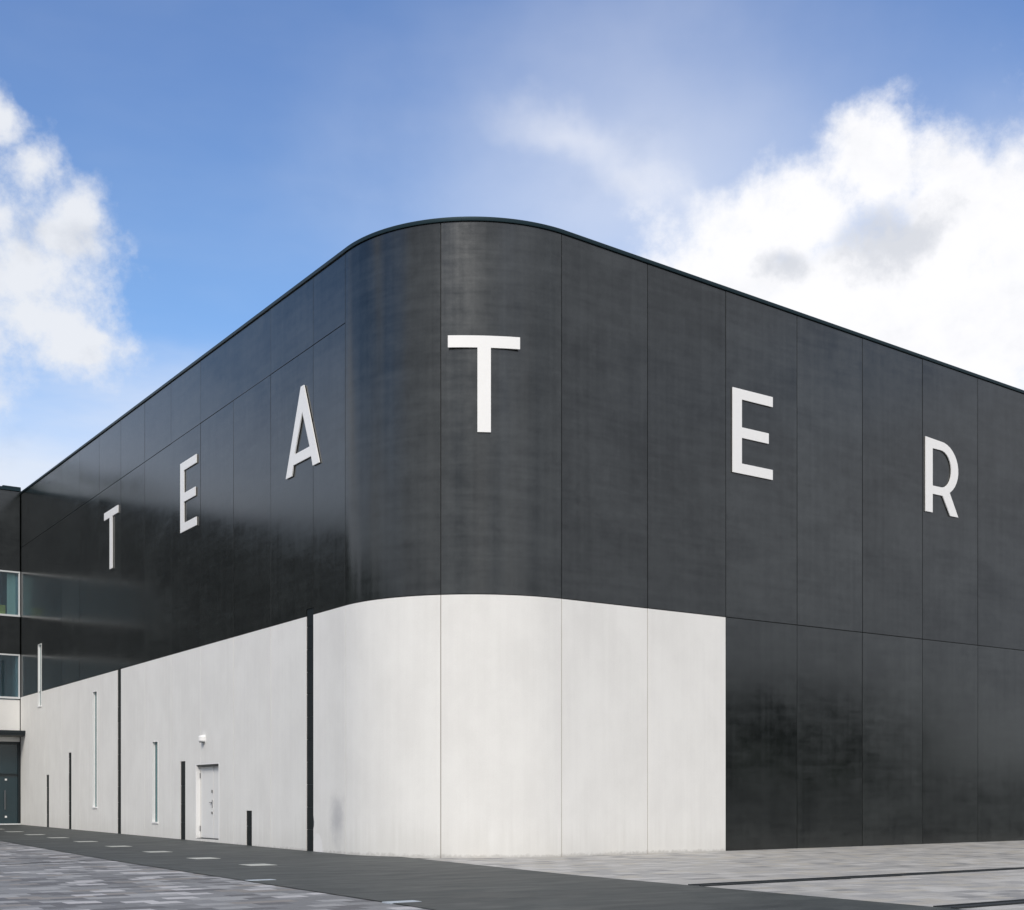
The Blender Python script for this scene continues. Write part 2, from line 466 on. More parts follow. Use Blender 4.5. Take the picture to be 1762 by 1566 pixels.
M_slabs = [paving('granite_slab_%s' % n, c, .16) for n, c in (
    ('mid_grey', (.200, .203, .212)), ('grey', (.165, .168, .176)), ('pale', (.285, .288, .298)), ('very_pale', (.43, .425, .44)),
    ('dark', (.115, .115, .122)), ('warm', (.225, .21, .20)))]
SLAB_W = [6, 5, 4, 2, 3, 2]
M_rslabs = [paving('sandy_slab_%s' % n, c, .13) for n, c in (
    ('mid', (.365, .355, .34)), ('grey', (.315, .31, .305)), ('pale', (.43, .42, .405)), ('warm', (.385, .365, .33)), ('dark', (.24, .237, .235)))]
RSLAB_W = [6, 4, 4, 3, 1]
M_bed = simple('jointing_sand', (.095, .095, .10), .9)
M_darkpave = far_paving('dark_basalt_paving', (.037, .043, .042), (.056, .062, .060), (.034, .039, .038))
M_ground = far_paving('grey_square_paving', (.17, .172, .18), (.21, .21, .22), (.11, .11, .115))
M_marker = paving('pale_granite_inset', (.42, .43, .40), .2)
M_drain = simple('slot_drain_iron', (.018, .022, .025), .6)

# ------------------------------------------------------------------ ground
GR = []
def gsheet(name, pts_ab, mat, lift, step=3.0):
    """flat sheet over a quadrilateral in plan, following the slight fall of the ground"""
    (a0, b0), (a1, b1), (a2, b2), (a3, b3) = pts_ab
    n = max(2, int(max(math.hypot(a1-a0, b1-b0), math.hypot(a2-a3, b2-b3))/step))
    mm = max(2, int(max(math.hypot(a3-a0, b3-b0), math.hypot(a2-a1, b2-b1))/step))
    V = []; F = []
    for i in range(n+1):
        for j in range(mm+1):
            u, v = i/n, j/mm
            a = (a0*(1-u)+a1*u)*(1-v)+(a3*(1-u)+a2*u)*v; b = (b0*(1-u)+b1*u)*(1-v)+(b3*(1-u)+b2*u)*v
            V.append(ab(a, b, gh(a, b)+lift))
    for i in range(n):
        for j in range(mm):
            q = i*(mm+1)+j; f = (q, q+1, q+mm+2, q+mm+1)
            F.append(f)
    p, q2, r_ = V[F[0][0]], V[F[0][1]], V[F[0][2]]
    if (q2-p).cross(r_-p).z < 0: F = [f[::-1] for f in F]
    o = mesh_obj(name, V, F, mat); tag(o, kind='structure'); return o


gsheet('ground', [(-400, -400), (400, -400), (400, 400), (-400, 400)], M_ground, -.03, 8)
def edge_l(a): return -6.35-.033*a          # outer edge of the dark band, left side
def edge_r(a): return .80-.12*a if a < 11 else -.52-.04*(a-11)   # its other edge past the corner
# dark band along the left wall (three sheets, edge to edge)
gsheet('dark_pavement', [(-37.0, edge_l(-37)), (0, edge_l(0)), (0, .1), (-37.0, .1)], M_darkpave, .012)
gsheet('dark_pavement_corner', [(0, edge_l(0)), (11, edge_l(11)), (11, edge_r(11)), (0, .80)], M_darkpave, .012)
gsheet('dark_pavement_outer', [(11, edge_l(11)), (40, edge_l(40)), (40, edge_r(40)), (11, edge_r(11))], M_darkpave, .012)
bed_l = gsheet('paving_left', [(-36, -30), (34, -30), (34, edge_l(34)), (-36, edge_l(-36))], M_bed, -.014)
bed_r = gsheet('paving_right', [(3.0, edge_r(3.0)), (34, edge_r(34)), (34, 60), (3.0, 60)], M_bed, -.014)


def cam_px(p):
    return 852.48+2144.79*p[0]/p[1], 1376.36-2144.79*(p[2]-EYE)/p[1]


SW, SH = .35, .50
bm = bmesh.new(); fs = obox(bm, (0, 0), DN, DL, -SH/2+.003, SH/2-.003, -SW/2+.003, SW/2-.003, -.05, 0)
top_edges = [e for e in bm.edges if all(v.co.z > -.01 for v in e.verts)]
bmesh.ops.bevel(bm, geom=top_edges, offset=.005, segments=1, affect='EDGES')
bm.verts.index_update()
SV = [v.co.copy() for v in bm.verts]; SF = [[v.index for v in f.verts] for f in bm.faces if f.calc_center_median().z > -.049]
bm.free()


def lay_slabs(bed, mats, weights, inside, arange, brange, seedv):
    rnd = random.Random(seedv)
    meshes = []
    for m in mats:
        me = bpy.data.meshes.new('slab'); me.from_pydata(SV, [], SF); me.materials.append(m); me.update(); meshes.append(me)
    spots = []
    na = int((arange[1]-arange[0])/SW)
    for i in range(na):
        a = arange[0]+(i+.5)*SW
        nb = int((brange[1]-brange[0])/SH)
        for j in range(nb):
            b = brange[0]+(j+.5+(.5 if i % 2 else 0))*SH
            if not inside(a, b): continue
            p = ab(a, b)
            if p.y < 14 or p.y > 62: continue
            x, y = cam_px(p)
            if -260 < x < 2020 and y < 1566+170: spots.append((p.y, a, b, p, -10 < x < 1772 and y < 1576))
    spots.sort(key=lambda q: (not q[4], q[0]))
    V = []; F = []; MI = []
    for k_, (_, a, b, p, _v) in enumerate(spots):
        mi = rnd.choices(range(len(mats)), weights)[0]
        z = gh(a, b)+rnd.uniform(-.0015, .0025)
        if k_ < 300:
            o = bpy.data.objects.new('slab', meshes[mi]); COL.objects.link(o); o.parent = bed
            o.location = (p.x, p.y, z)
            o.rotation_euler = (rnd.uniform(-.003, .003), rnd.uniform(-.003, .003), 0)
        else:
            tx, ty = rnd.uniform(-.003, .003), rnd.uniform(-.003, .003)
            n0 = len(V)
            for v in SV: V.append((p.x+v.x, p.y+v.y, z+v.z+tx*v.y-ty*v.x))
            for f in SF: F.append([n0+q for q in f]); MI.append(mi)
    o = mesh_obj('slab_field', V, F, mats, bed, midx=MI); o['kind'] = 'stuff'
    return len(spots)


def in_left(a, b): return b < edge_l(a)+.33
def in_right(a, b):
    if b < edge_r(a)-.33: return False
    if b > RC-.3 and a < RC-.3: return False
    if b <= RC and math.hypot(a-0, b-RC) < RC-.40: return False
    if abs(a-14.575) < .1 or abs(a-19.825) < .1: return False
    return True


n1 = lay_slabs(bed_l, M_slabs, SLAB_W, in_left, (-36, 30), (-29, -5), 3)
n2 = lay_slabs(bed_r, M_rslabs, RSLAB_W, in_right, (3.2, 34), (-3, 58), 5)
print('slabs', n1, n2)

# edging stones of the dark band, dark slot drains
def drain(a0, b0, a1, b1, wd, name, label):
    bm = bmesh.new(); u = Vector((a1-a0, b1-b0)); L = u.length; u /= L; v = Vector((-u.y, u.x))
    n = max(1, int(L/1.0))
    root = empty(name, ab(a0, b0, gh(a0, b0)), label, 'drain', 'slot drains in the square')
    U = (DL[0]*u.x+DN[0]*u.y, DL[1]*u.x+DN[1]*u.y); VV = (DL[0]*v.x+DN[0]*v.y, DL[1]*v.x+DN[1]*v.y)
    o = ab(a0, b0)
    for side in (-1, 1):
        bm = bmesh.new()
        obox(bm, o, U, VV, 0, L, min(side*wd, side*(wd-.05)), max(side*wd, side*(wd-.05)), -.06, gh((a0+a1)/2, (b0+b1)/2)+.004)
        from_bm('kerb_rail', bm, M_drain, root)
    bm = bmesh.new()
    obox(bm, o, U, VV, 0, L, -wd+.05, wd-.05, -.06, gh((a0+a1)/2, (b0+b1)/2)-.012)
    from_bm('channel', bm, M_drain, root)


drain(14.575, edge_r(14.5)+.05, 14.575, 24, .168, 'slot_drain', 'long dark slot drain in the pale paving, the one nearer the dark wall')
drain(19.825, edge_r(19.75)+.05, 19.825, 24, .168, 'slot_drain', 'dark slot drain in the pale paving at the bottom right corner')
drain(-.75, edge_l(0)-.1, .9, -10.5, .10, 'slot_drain', 'thin dark slot drain running across the bluish paving at left')

# pale inset slabs in a row in the dark band
for k_, (a, b) in enumerate([(-28.9, -2.96), (-24.71, -3.11), (-20.5, -3.28), (-16.6, -3.40), (-12.4, -3.56), (-8.1, -3.76), (-3.95, -3.93), (.1, -4.1), (3.88, -4.22)]):
    names = ['ninth and last', 'eighth', 'seventh', 'sixth', 'fifth', 'fourth', 'third', 'second', 'nearest']
    bm = bmesh.new(); o = ab(a, b)
    obox(bm, o, DL, DN, -.37, .37, -.32, .32, -.04, gh(a, b)+.017)
    ob = from_bm('inset_stone', bm, M_marker, org=ab(a, b, gh(a, b)))
    tag(ob, 'pale stone in the dark band, %s of the row from the camera' % names[k_], 'paving stone', 'pale stones in a row in the dark band')
for (a, b, lb) in ((9.0, -6.35, 'small bluish white stone on the band edge, below the row of inset stones'),
                   (14.8, -6.62, 'small bluish white stone at the bottom edge, on the border of the dark band')):
    bm = bmesh.new(); o = ab(a, b)
    obox(bm, o, DL, DN, -.13, .13, -.26, .26, -.04, gh(a, b)+.017)
    ob = from_bm('edge_stone', bm, simple('bluish_stone', (.42, .47, .52), .6), org=ab(a, b, gh(a, b)))
    tag(ob, lb, 'paving stone', 'bluish stones on the band edge')

# ------------------------------------------------------------------ the theatre
B = empty('theatre_building', ab(0, 0, 0), 'large theatre hall with rounded corner, glossy dark panels above pale panels', 'building')
SJ = -36.98                      # where the low wing meets the left wall
S_END = LA+57
lj = [-2.02-3*i for i in range(12)]; lj = [q for q in lj if q > SJ]          # joints of the left wall
lower = [0]+lj+[SJ]
upper = [0]+[q for q in lj if abs(q-(-8.02)) > .1]+[SJ]
white_win = [(-33.37, -32.70, 6.12, 9.22), (-23.98, -23.33, 1.16, 6.20), (-16.11, -15.45, .63, 3.73)]
strips = [(-31.77, -31.30, 2.72), (-27.84, -27.37, 3.67), (-20.49, -20.03, ZB), (-13.03, -12.53, 2.89), (-6.96, -6.49, 1.155), (-2.49, -2.03, 7.05)]
door = (-11.5, -9.28, gh(-10, 0)+.10, 2.77)
holes = white_win+[(a, b, -1, z) for a, b, z in strips]+[door]


def rt(s): return roof_z(s)


for i in range(len(lower)-1):
    s1, s0 = lower[i], lower[i+1]
    hs = [h for h in holes if h[1] > s0 and h[0] < s1]
    hb = []
    for h in hs:   # openings that reach a joint run on through the panel edge
        h = list(h)
        if abs(h[1]-s1) < .06: h[1] = s1+1
        hb.append(tuple(h))
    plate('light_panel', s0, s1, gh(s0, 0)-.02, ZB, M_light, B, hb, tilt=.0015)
    plate('dark_panel', s0, s1, ZB, ZJ, M_dark, B, hb)
for i in range(len(upper)-1):
    plate('dark_panel', upper[i+1], upper[i], ZJ, ZR, M_dark, B, top=rt)
arc = [0, LA/2, LA]
for i in range(2):
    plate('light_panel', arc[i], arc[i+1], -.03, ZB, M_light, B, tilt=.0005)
    plate('dark_panel', arc[i], arc[i+1], ZB, ZR, M_dark, B, top=rt, tilt=.0005)
for i in range(19):
    s0 = LA+3*i; s1 = s0+3
    plate('dark_panel', s0, s1, ZB, ZR, M_dark, B, top=rt)
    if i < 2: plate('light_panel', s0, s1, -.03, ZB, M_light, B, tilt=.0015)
    else: plate('dark_panel', s0, s1, -.03, ZB, M_dark, B)


# sealant in the joints
def strip_v(bmv, s, z0, z1, wd, o):
    V, F = bmv; n0 = len(V)
    for (ss, z) in ((s-wd, z0), (s+wd, z0), (s+wd, z1), (s-wd, z1)): V.append(pt(ss, z, o))
    F.append((n0, n0+1, n0+2, n0+3))


def strip_h(bmv, s0, s1, z, wd, o):
    V, F = bmv; n = max(1, int((s1-s0)/.15)) if s1 > 0 and s0 < LA else 1
    for i in range(n):
        n0 = len(V); a, b = s0+(s1-s0)*i/n, s0+(s1-s0)*(i+1)/n
        for (ss, zz) in ((a, z-wd), (b, z-wd), (b, z+wd), (a, z+wd)): V.append(pt(ss, zz, o))
        F.append((n0, n0+1, n0+2, n0+3))


sd_, sl_ = ([], []), ([], [])
for q in [0]+lj: strip_v(sd_, q, ZB, roof_z(q), .012, -.022)
for q in (LA/2, LA, LA+3, LA+6): strip_v(sd_, q, ZB, roof_z(q), .012, -.022)
for i in range(3, 19): strip_v(sd_, LA+3*i, -.05, roof_z(LA+3*i), .012, -.022)
strip_h(sd_, SJ, 0, ZJ, .012, -.024)
strip_h(sd_, SJ, LA+6, ZB, .012, -.024); strip_h(sd_, LA+6, S_END, ZB, .012, -.024)
for q in [0]+lj+[LA/2, LA, LA+3]:
    if min(abs(q-x[1]) for x in strips) > .1: strip_v(sl_, q, -.05, ZB-.02, .012, -.014)
mesh_obj('dark_joint_sealant', sd_[0], sd_[1], M_seal_d, B)
for i in range(len(sl_[1])):
    mesh_obj('pale_joint_sealant', sl_[0][4*i:4*i+4], [(0, 1, 2, 3)], M_seal_l, B)

# core wall behind the panels with flat roof
V = []; F = []
SS = [SJ-25]+[0]+[LA*i/24 for i in range(1, 25)]+[S_END]
for s in SS: V.append(pt(s, -.1, -.25)); V.append(pt(s, roof_z(s)-.02, -.25))
for i in range(len(SS)-1): F.append((2*i, 2*i+2, 2*i+3, 2*i+1))
n = len(V)
bl = pt(SJ-25, 0, -40); br = pt(S_END, 0, -62)
V += [Vector((bl.x, bl.y, -.1)), Vector((bl.x, bl.y, 17)), Vector((br.x, br.y, -.1)), Vector((br.x, br.y, 15.5))]
F += [(n, 0, 1, n+1), (2*len(SS)-2, n+2, n+3, 2*len(SS)-1), (n+2, n, n+1, n+3)]
F.append([2*i+1 for i in range(len(SS))]+[n+3, n+1])
mesh_obj('wall_core', V, F, M_core, B)

# coping in lengths
cuts = [SJ-25+6*i for i in range(200) if SJ-25+6*i < -1.5]+[0, 3.9, LA+1.5]
q = LA+7.5
while q < S_END: cuts.append(q); q += 6
cuts.append(S_END)
prof = [(.0, -.012), (.040, -.012), (.045, .002), (.045, .080), (.035, .095), (-.42, .115), (-.42, .0)]
for i in range(len(cuts)-1):
    a, b = cuts[i]+.003, cuts[i+1]-.003
    n = max(1, int((b-a)/.12)) if b > 0 and a < LA else 1
    V = []; F = []
    for k_ in range(n+1):
        s = a+(b-a)*k_/n
        for (o, dzz) in prof: V.append(pt(s, roof_z(s)+dzz, o))
    m = len(prof)
    for k_ in range(n):
        for j in range(m):
            j2 = (j+1) % m; F.append((k_*m+j, k_*m+j2, (k_+1)*m+j2, (k_+1)*m+j))
    F.append(list(range(m))[::-1]); F.append([n*m+j for j in range(m)])
    mesh_obj('coping', V, F, M_coping, B, smooth=25)

# dark slate strips let into the pale panels
for (s0, s1, zt) in strips:
    st = box_w('slate_strip', s0+.004, s1-.004, -.02, zt-.004, -.12, -.045, M_joint, B, ch=0)
    z = gh(s0, 0)-.02; k_ = 0
    while z < zt-.02:
        z2 = min(z+.655, zt-.008)
        if zt-z2 < .25: z2 = zt-.008
        box_w('slate', s0+.010, s1-.010, z+.004, z2-.011, -.05, -.020+random.uniform(-.004, .003), M_strip, st, ch=.003)
        z = z2

# tall narrow windows with white lining
for (s0, s1, z0, z1) in white_win:
    wv_ = empty('narrow_window', pt((s0+s1)/2, z0, 0)-B.location); wv_.parent = B
    for (a, b, c, d, nm) in ((s0+.003, s0+.028, z0+.03, z1-.03, 'jamb'), (s1-.028, s1-.003, z0+.03, z1-.03, 'jamb'),
                             (s0+.003, s1-.003, z1-.03, z1-.004, 'head'), (s0-.03, s1+.03, z0-.03, z0+.03, 'sill')):
        box_w(nm, a, b, c, d, -.135, .014 if nm != 'sill' else .035, M_white, wv_, ch=.002)
    box_w('frame', s0+.03, s0+.055, z0+.032, z1-.032, -.11, -.085, M_frame, wv_, ch=.002)
    box_w('pane', s0+.056, s1-.03, z0+.032, z1-.032, -.10, -.088, M_pane, wv_, ch=0)

# back door with side leaf
s0, s1, z0, z1 = door
D = empty('door', pt((s0+s1)/2, z0, 0)-B.location); D.parent = B
for (a, b, c, d, nm) in ((s0+.003, s0+.05, z0, z1-.05, 'frame'), (s1-.05, s1-.003, z0, z1-.05, 'frame'), (s0+.003, s1-.003, z1-.05, z1-.004, 'head')):
    box_w(nm, a, b, c, d, -.22, .004, M_white, D, ch=.003)
box_w('head_shade', s0+.10, s1-.01, z1-.10, z1-.052, -.20, -.02, M_dframe, D, ch=.003)  # dark bar put in as the shadow line under the door head
sp = s0+1.28
box_w('leaf', s0+.055, sp-.004, z0+.03, z1-.11, -.215, -.16, M_door, D)
box_w('leaf', sp+.004, s1-.055, z0+.03, z1-.11, -.215, -.168, M_door, D)
box_w('cover_strip', sp-.025, sp+.025, z0+.03, z1-.11, -.160, -.150, M_white, D, ch=.002)
box_w('threshold', s0+.003, s1-.003, z0-.11, z0+.02, -.22, -.02, M_dframe, D, ch=.003)
for zz in (z0+.35, z1-.42): box_w('hinge', s0+.055, s0+.085, zz-.09, zz+.09, -.158, -.13, M_steel, D, ch=.003)
for zz, h_ in ((1.72, .05), (.98, .04)): box_w('lock', sp-.13, sp-.05, zz-h_+z0*.5, zz+h_+z0*.5, -.158, -.13, M_steel, D, ch=.006)
box_w('handle_plate', sp-.12, sp-.07, 1.22, 1.50, -.158, -.148, M_steel, D, ch=.004)
box_w('handle', sp-.24, sp-.08, 1.40, 1.425, -.148, -.095, M_steel, D, ch=.006)


# ------------------------------------------------------------------ the letters
def glyph_cells(name, s0, rects, label, o0, th=.034, bend=None):
    """letter made of rectangles (s from, to, z from, to) joined into one solid"""
    S = sorted({round(q, 4) for r_ in rects for q in r_[:2]}); Z = sorted({round(q, 4) for r_ in rects for q in r_[2:]})
    if bend:
        extra = [S[0]+(S[-1]-S[0])*i/16 for i in range(1, 16)]
        S = sorted(set(S) | {e for e in extra if min(abs(e-q) for q in S) > .02})
    mid = (S[0]+S[-1])/2
    def filled(i, j):
        a = (S[i]+S[i+1])/2; c = (Z[j]+Z[j+1])/2
        return any(r_[0] < a < r_[1] and r_[2] < c < r_[3] for r_ in rects)
    V = []; F = []; idx = {}
    def vid(i, j, b):
        if (i, j, b) not in idx:
            s = s0+S[i]; o = o0-(th if b else 0)+(bend*(S[i]-mid)**2 if bend else 0)
            idx[(i, j, b)] = len(V); V.append(pt(s, Z[j], o))
        return idx[(i, j, b)]
    nS, nZ = len(S)-1, len(Z)-1
    def isf(i, j): return 0 <= i < nS and 0 <= j < nZ and filled(i, j)
    for i in range(nS):
        for j in range(nZ):
            if not isf(i, j): continue
            F.append((vid(i, j, 0), vid(i+1, j, 0), vid(i+1, j+1, 0), vid(i, j+1, 0)))
            F.append((vid(i, j, 1), vid(i, j+1, 1), vid(i+1, j+1, 1), vid(i+1, j, 1)))
            if not isf(i-1, j): F.append((vid(i, j, 0), vid(i, j+1, 0), vid(i, j+1, 1), vid(i, j, 1)))
            if not isf(i+1, j): F.append((vid(i+1, j+1, 0), vid(i+1, j, 0), vid(i+1, j, 1), vid(i+1, j+1, 1)))
            if not isf(i, j-1): F.append((vid(i+1, j, 0), vid(i, j, 0), vid(i, j, 1), vid(i+1, j, 1)))
            if not isf(i, j+1): F.append((vid(i, j+1, 0), vid(i+1, j+1, 0), vid(i+1, j+1, 1), vid(i, j+1, 1)))
    o = mesh_obj(name, V, F, M_letter, org=pt(s0+mid, Z[0], o0))
    tag(o, label, 'letter', 'white sign letters on the dark wall')
    pins(o, [(s0+(r_[0]+r_[1])/2, (r_[2]+r_[3])/2) for r_ in rects], o0-th)
    return o


def glyph_poly(name, loops, label, o0, th=.034):
    V = []; F = []
    flat = [q for l in loops for q in l]
    tris = tessellate_polygon([[Vector((a, b, 0)) for a, b in l] for l in loops])
    n = len(flat)
    for a, b in flat: V.append(pt(a, b, o0))
    for a, b in flat: V.append(pt(a, b, o0-th))
    for t_ in tris:
        a, b, c = (Vector(flat[i]) for i in t_)
        cr = (b.x-a.x)*(c.y-a.y)-(b.y-a.y)*(c.x-a.x)
        t2 = tuple(t_) if cr > 0 else tuple(t_)[::-1]
        F.append(t2); F.append(tuple(i+n for i in t2[::-1]))
    k0 = 0
    for l in loops:
        m = len(l)
        for i in range(m): F.append((k0+i, k0+(i+1) % m, k0+(i+1) % m+n, k0+i+n))
        k0 += m
    bm = bmesh.new(); me = bpy.data.meshes.new('t'); me.from_pydata([tuple(v) for v in V], [], F); bm.from_mesh(me)
    bmesh.ops.recalc_face_normals(bm, faces=bm.faces); bpy.data.meshes.remove(me)
    cx = sum(a for a, b in loops[0])/len(loops[0])
    o = from_bm(name, bm, M_letter, org=pt(cx, min(b for a, b in loops[0]), o0))
    tag(o, label, 'letter', 'white sign letters on the dark wall')
    return o


def pins(o, spots, oback):
    """short steel spacers between a letter and the wall"""
    bm = bmesh.new()
    for (s, z) in spots:
        p = pt(s, z, .002); q2 = pt(s, z, oback+.004)
        d = (q2-p); side = Vector((-d.y, d.x, 0)).normalized()*.015
        up = Vector((0, 0, .015))
        vs = [bm.verts.new(c+side*i+up*j) for c in (p, q2) for i, j in ((-1, -1), (1, -1), (1, 1), (-1, 1))]
        for i in range(4): bm.faces.new((vs[i], vs[(i+1) % 4], vs[(i+1) % 4+4], vs[i+4]))
    from_bm('spacers', bm, M_steel, o)


M_letter = simple('white_letter_enamel', (.91, .905, .895), .35, var=.015)
ZL0, ZL1 = 11.12, 13.61
OF = .05
def rT(wd, st, zb_=0, zt=0): return [(0, wd, ZL1-.31+zt, ZL1+zt), ((wd-st)/2, (wd+st)/2, ZL0+zb_, ZL1-.31+zt)]
glyph_cells('sign_letter', -22.17, rT(1.90, .37, 0, -.02), 'white letter T on the dark left wall, leftmost of all the letters', OF)
def rE(wd, md): return [(0, .37, ZL0, ZL1), (.37, wd, ZL1-.30, ZL1), (.37, md, 12.18, 12.49), (.37, wd, ZL0, ZL0+.30)]
glyph_cells('sign_letter', -12.918, rE(1.62, 1.51), 'white letter E on the dark left wall, between T and A', OF)
C = -2.655
glyph_poly('sign_letter', [[(C-1.15, ZL0), (C-.72, ZL0), (C-.62, 11.42), (C+.60, 11.42), (C+.70, ZL0), (C+1.13, ZL0), (C+.10, ZL1), (C-.10, ZL1)],
                           [(C-.53, 11.72), (C+.50, 11.72), (C, 12.86)][::-1]],
           'white letter A on the dark left wall beside the rounded corner', OF)
glyph_cells('sign_letter', 3.542, rT(1.855, .345, -.07, -.055), 'large white letter T on the rounded corner, over the pale panels', OF, bend=.055)
glyph_cells('sign_letter', 12.905, rE(1.66, 1.49), 'white letter E on the dark right wall', OF)
x0 = 21.779
out = [(x0, ZL0), (x0+.365, ZL0), (x0+.365, 11.745), (x0+.90, 11.745), (x0+1.31, ZL0), (x0+1.74, ZL0), (x0+1.27, 11.90)]
for i in range(0, 15):
    a = R(-58+148*i/14); out.append((x0+.80+.94*math.cos(a), 12.67+.89*math.sin(a)))
out.append((x0, ZL1))
inn = [(x0+.365, 12.02), (x0+.80, 12.02)]
for i in range(0, 15):
    a = R(-80+170*i/14); inn.append((x0+.80+.57*math.cos(a), 12.645+.625*math.sin(a)))
inn += [(x0+.365, 13.27)]
glyph_poly('sign_letter', [out, inn[::-1]], 'white letter R on the dark right wall, rightmost of all the letters', OF)

# bulkhead lamp over the back door
LP_ = empty('wall_lamp', pt(-10.69, 3.52, 0), 'small white rounded wall lamp above the white back door', 'wall lamp')
bm = bmesh.new()
ring = []   # half-round housing
for j, (zz, rr) in enumerate(((3.50, .12), (3.54, .15), (3.68, .15), (3.72, .12), (3.735, .05))):
    row = []
    for i in range(13):
        a = math.pi*i/12
        row.append(bm.verts.new(pt(-10.69+rr*1.15*math.cos(a), zz, .01+rr*1.2*math.sin(a))))
    ring.append(row)
for j in range(4):
    for i in range(12): bm.faces.new((ring[j][i], ring[j][i+1], ring[j+1][i+1], ring[j+1][i]))
bm.faces.new(ring[4]); bmesh.ops.recalc_face_normals(bm, faces=bm.faces)
from_bm('housing', bm, M_white, LP_, smooth=40)
box_w('lens', -10.80, -10.58, 3.485, 3.50, .02, .13, M_dframe, LP_, ch=.004)
box_w('back_plate', -10.87, -10.51, 3.47, 3.75, 0.0, .010, M_white, LP_, ch=.003)

# ------------------------------------------------------------------ the low wing at left (its face looks back along the left wall)
WA = SJ
def wg(b, z, o=0.0): return ab(WA+o, b, z)        # b negative = away from the junction, o = out of the face


def wbox(name, b0, b1, z0, z1, o0, o1, mat, parent, ch=.004):
    bm = bmesh.new(); obox(bm, ab(WA, 0), DL, DN, o0, o1, b0, b1, z0, z1)
    if ch: bmesh.ops.bevel(bm, geom=list(bm.edges), offset=ch, segments=1, affect='EDGES', clamp_overlap=True)
    return from_bm(name, bm, mat, parent)


WG = empty('side_wing', wg(-4, .2), 'dark panelled building wing at the far left with windows, canopy and glass doors', 'building')
WL = 24.0
gz = gh(WA, -1)
zs = dict(roof=17.55, w1t=13.38, w1b=11.02, w2t=9.07, w2b=6.75, lt=6.72, can_t=5.06, can_b=4.72, dt=4.45)
# facing: dark panels above and between the windows, pale band, doors below
bw = [(-.03, -3.25), (-3.25, -6.5)]
for b1, b0 in bw:
    wbox('dark_panel', b0+.008, b1-.008, zs['w1t']+.008, zs['roof'], -.2, 0, M_dark, WG, .008)
    wbox('dark_panel', b0+.008, b1-.008, zs['w2t']+.008, zs['w1b']-.008, -.2, 0, M_dark, WG, .008)
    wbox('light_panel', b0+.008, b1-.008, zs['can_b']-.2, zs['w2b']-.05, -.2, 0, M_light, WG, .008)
b = -6.5
while b > -WL:
    wbox('dark_panel', b-3+.008, b-.008, zs['w2b'], zs['roof'], -.2, 0, M_dark, WG, .008)
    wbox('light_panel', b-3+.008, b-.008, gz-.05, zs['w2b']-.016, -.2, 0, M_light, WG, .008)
    b -= 3
for (zb_, zt) in ((zs['w1b'], zs['w1t']), (zs['w2b'], zs['w2t'])):
    wn = empty('window', wg(-3.2, zb_)-WG.location); wn.parent = WG
    wbox('frame', -6.5, -.03, zt-.075, zt, -.16, .02, M_frame, wn, .004)
    wbox('sill', -6.5, -.03, zb_, zb_+.10, -.16, .06, M_frame, wn, .004)
    wbox('frame', -.10, -.03, zb_+.10, zt-.075, -.16, .015, M_frame, wn, .004)
    wbox('frame', -6.5, -6.43, zb_+.10, zt-.075, -.16, .015, M_frame, wn, .004)
    for q in (-1.75, -3.3, -4.9): wbox('mullion', q-.03, q+.03, zb_+.10, zt-.075, -.14, .01, M_dframe, wn, .004)
    eds = [-.10, -1.72, -3.27, -4.87, -6.43]
    for i in range(4): wbox('pane', eds[i+1]+(.0 if i == 3 else -.0)+.002, eds[i]-(.002 if i == 0 else .062), zb_+.102, zt-.077, -.09, -.078, M_glass, wn, 0)
# rooms behind the glass
bm = bmesh.new()
for (z0, z1) in ((6.3, 9.6), (10.6, 13.9)):
    obox(bm, ab(WA, 0), DL, DN, -3.6, -3.5, -8, -.05, z0, z1)
    obox(bm, ab(WA, 0), DL, DN, -3.5, -.22, -8, -.05, z0, z0+.1)
    obox(bm, ab(WA, 0), DL, DN, -3.5, -.22, -8, -.05, z1-.1, z1)
    obox(bm, ab(WA, 0), DL, DN, -3.5, -.22, -.20, -.06, z0+.1, z1-.1)
    obox(bm, ab(WA, 0), DL, DN, -3.5, -.22, -8, -7.9, z0+.1, z1-.1)
from_bm('room_lining', bm, M_inner, WG)
wbox('window_blind', -.62, -.13, 11.15, 13.28, -.30, -.27, M_inner2, WG, .004)
YB = None
bm = bmesh.new(); obox(bm, ab(WA, 0), DL, DN, -.62, -.22, -1.12, -.70, 10.95, 11.62)
bmesh.ops.bevel(bm, geom=list(bm.edges), offset=.02, segments=2, affect='EDGES')
YB = from_bm('storage_box', bm, M_yellow, org=wg(-.9, 10.95, -.4)); tag(YB, 'yellow green box standing inside the upper window of the side wing', 'box')
# body, roof, coping
bm = bmesh.new(); obox(bm, ab(WA, 0), DL, DN, -14, -3.62, -WL, -.05, -.1, zs['roof']-.05)
obox(bm, ab(WA, 0), DL, DN, -3.6, -.20, -WL, -.05, 13.92, zs['roof']-.05)
obox(bm, ab(WA, 0), DL, DN, -3.6, -.20, -WL, -8.02, -.1, 13.9)
from_bm('wall_core', bm, M_core, WG)
wbox('coping', -WL, -.0, zs['roof']+.0, zs['roof']+.16, -.5, .07, M_coping, WG, .01)
wbox('coping', -.9, .0, zs['roof']+.16, zs['roof']+.23, -.4, .05, M_coping, WG, .01)
# canopy
cn = wbox('canopy', -6.4, .0, zs['can_t']-.16, zs['can_t'], .0, 1.05, M_dframe, WG, .01)
wbox('soffit', -6.3, -.05, zs['can_t']-.30, zs['can_t']-.17, .0, .90, simple('grey_soffit', (.16, .16, .15), .6), cn, .01)
wbox('fascia', -6.38, -.02, zs['can_t']-.25, zs['can_t']-.165, .95, 1.03, M_dframe, cn, .005)
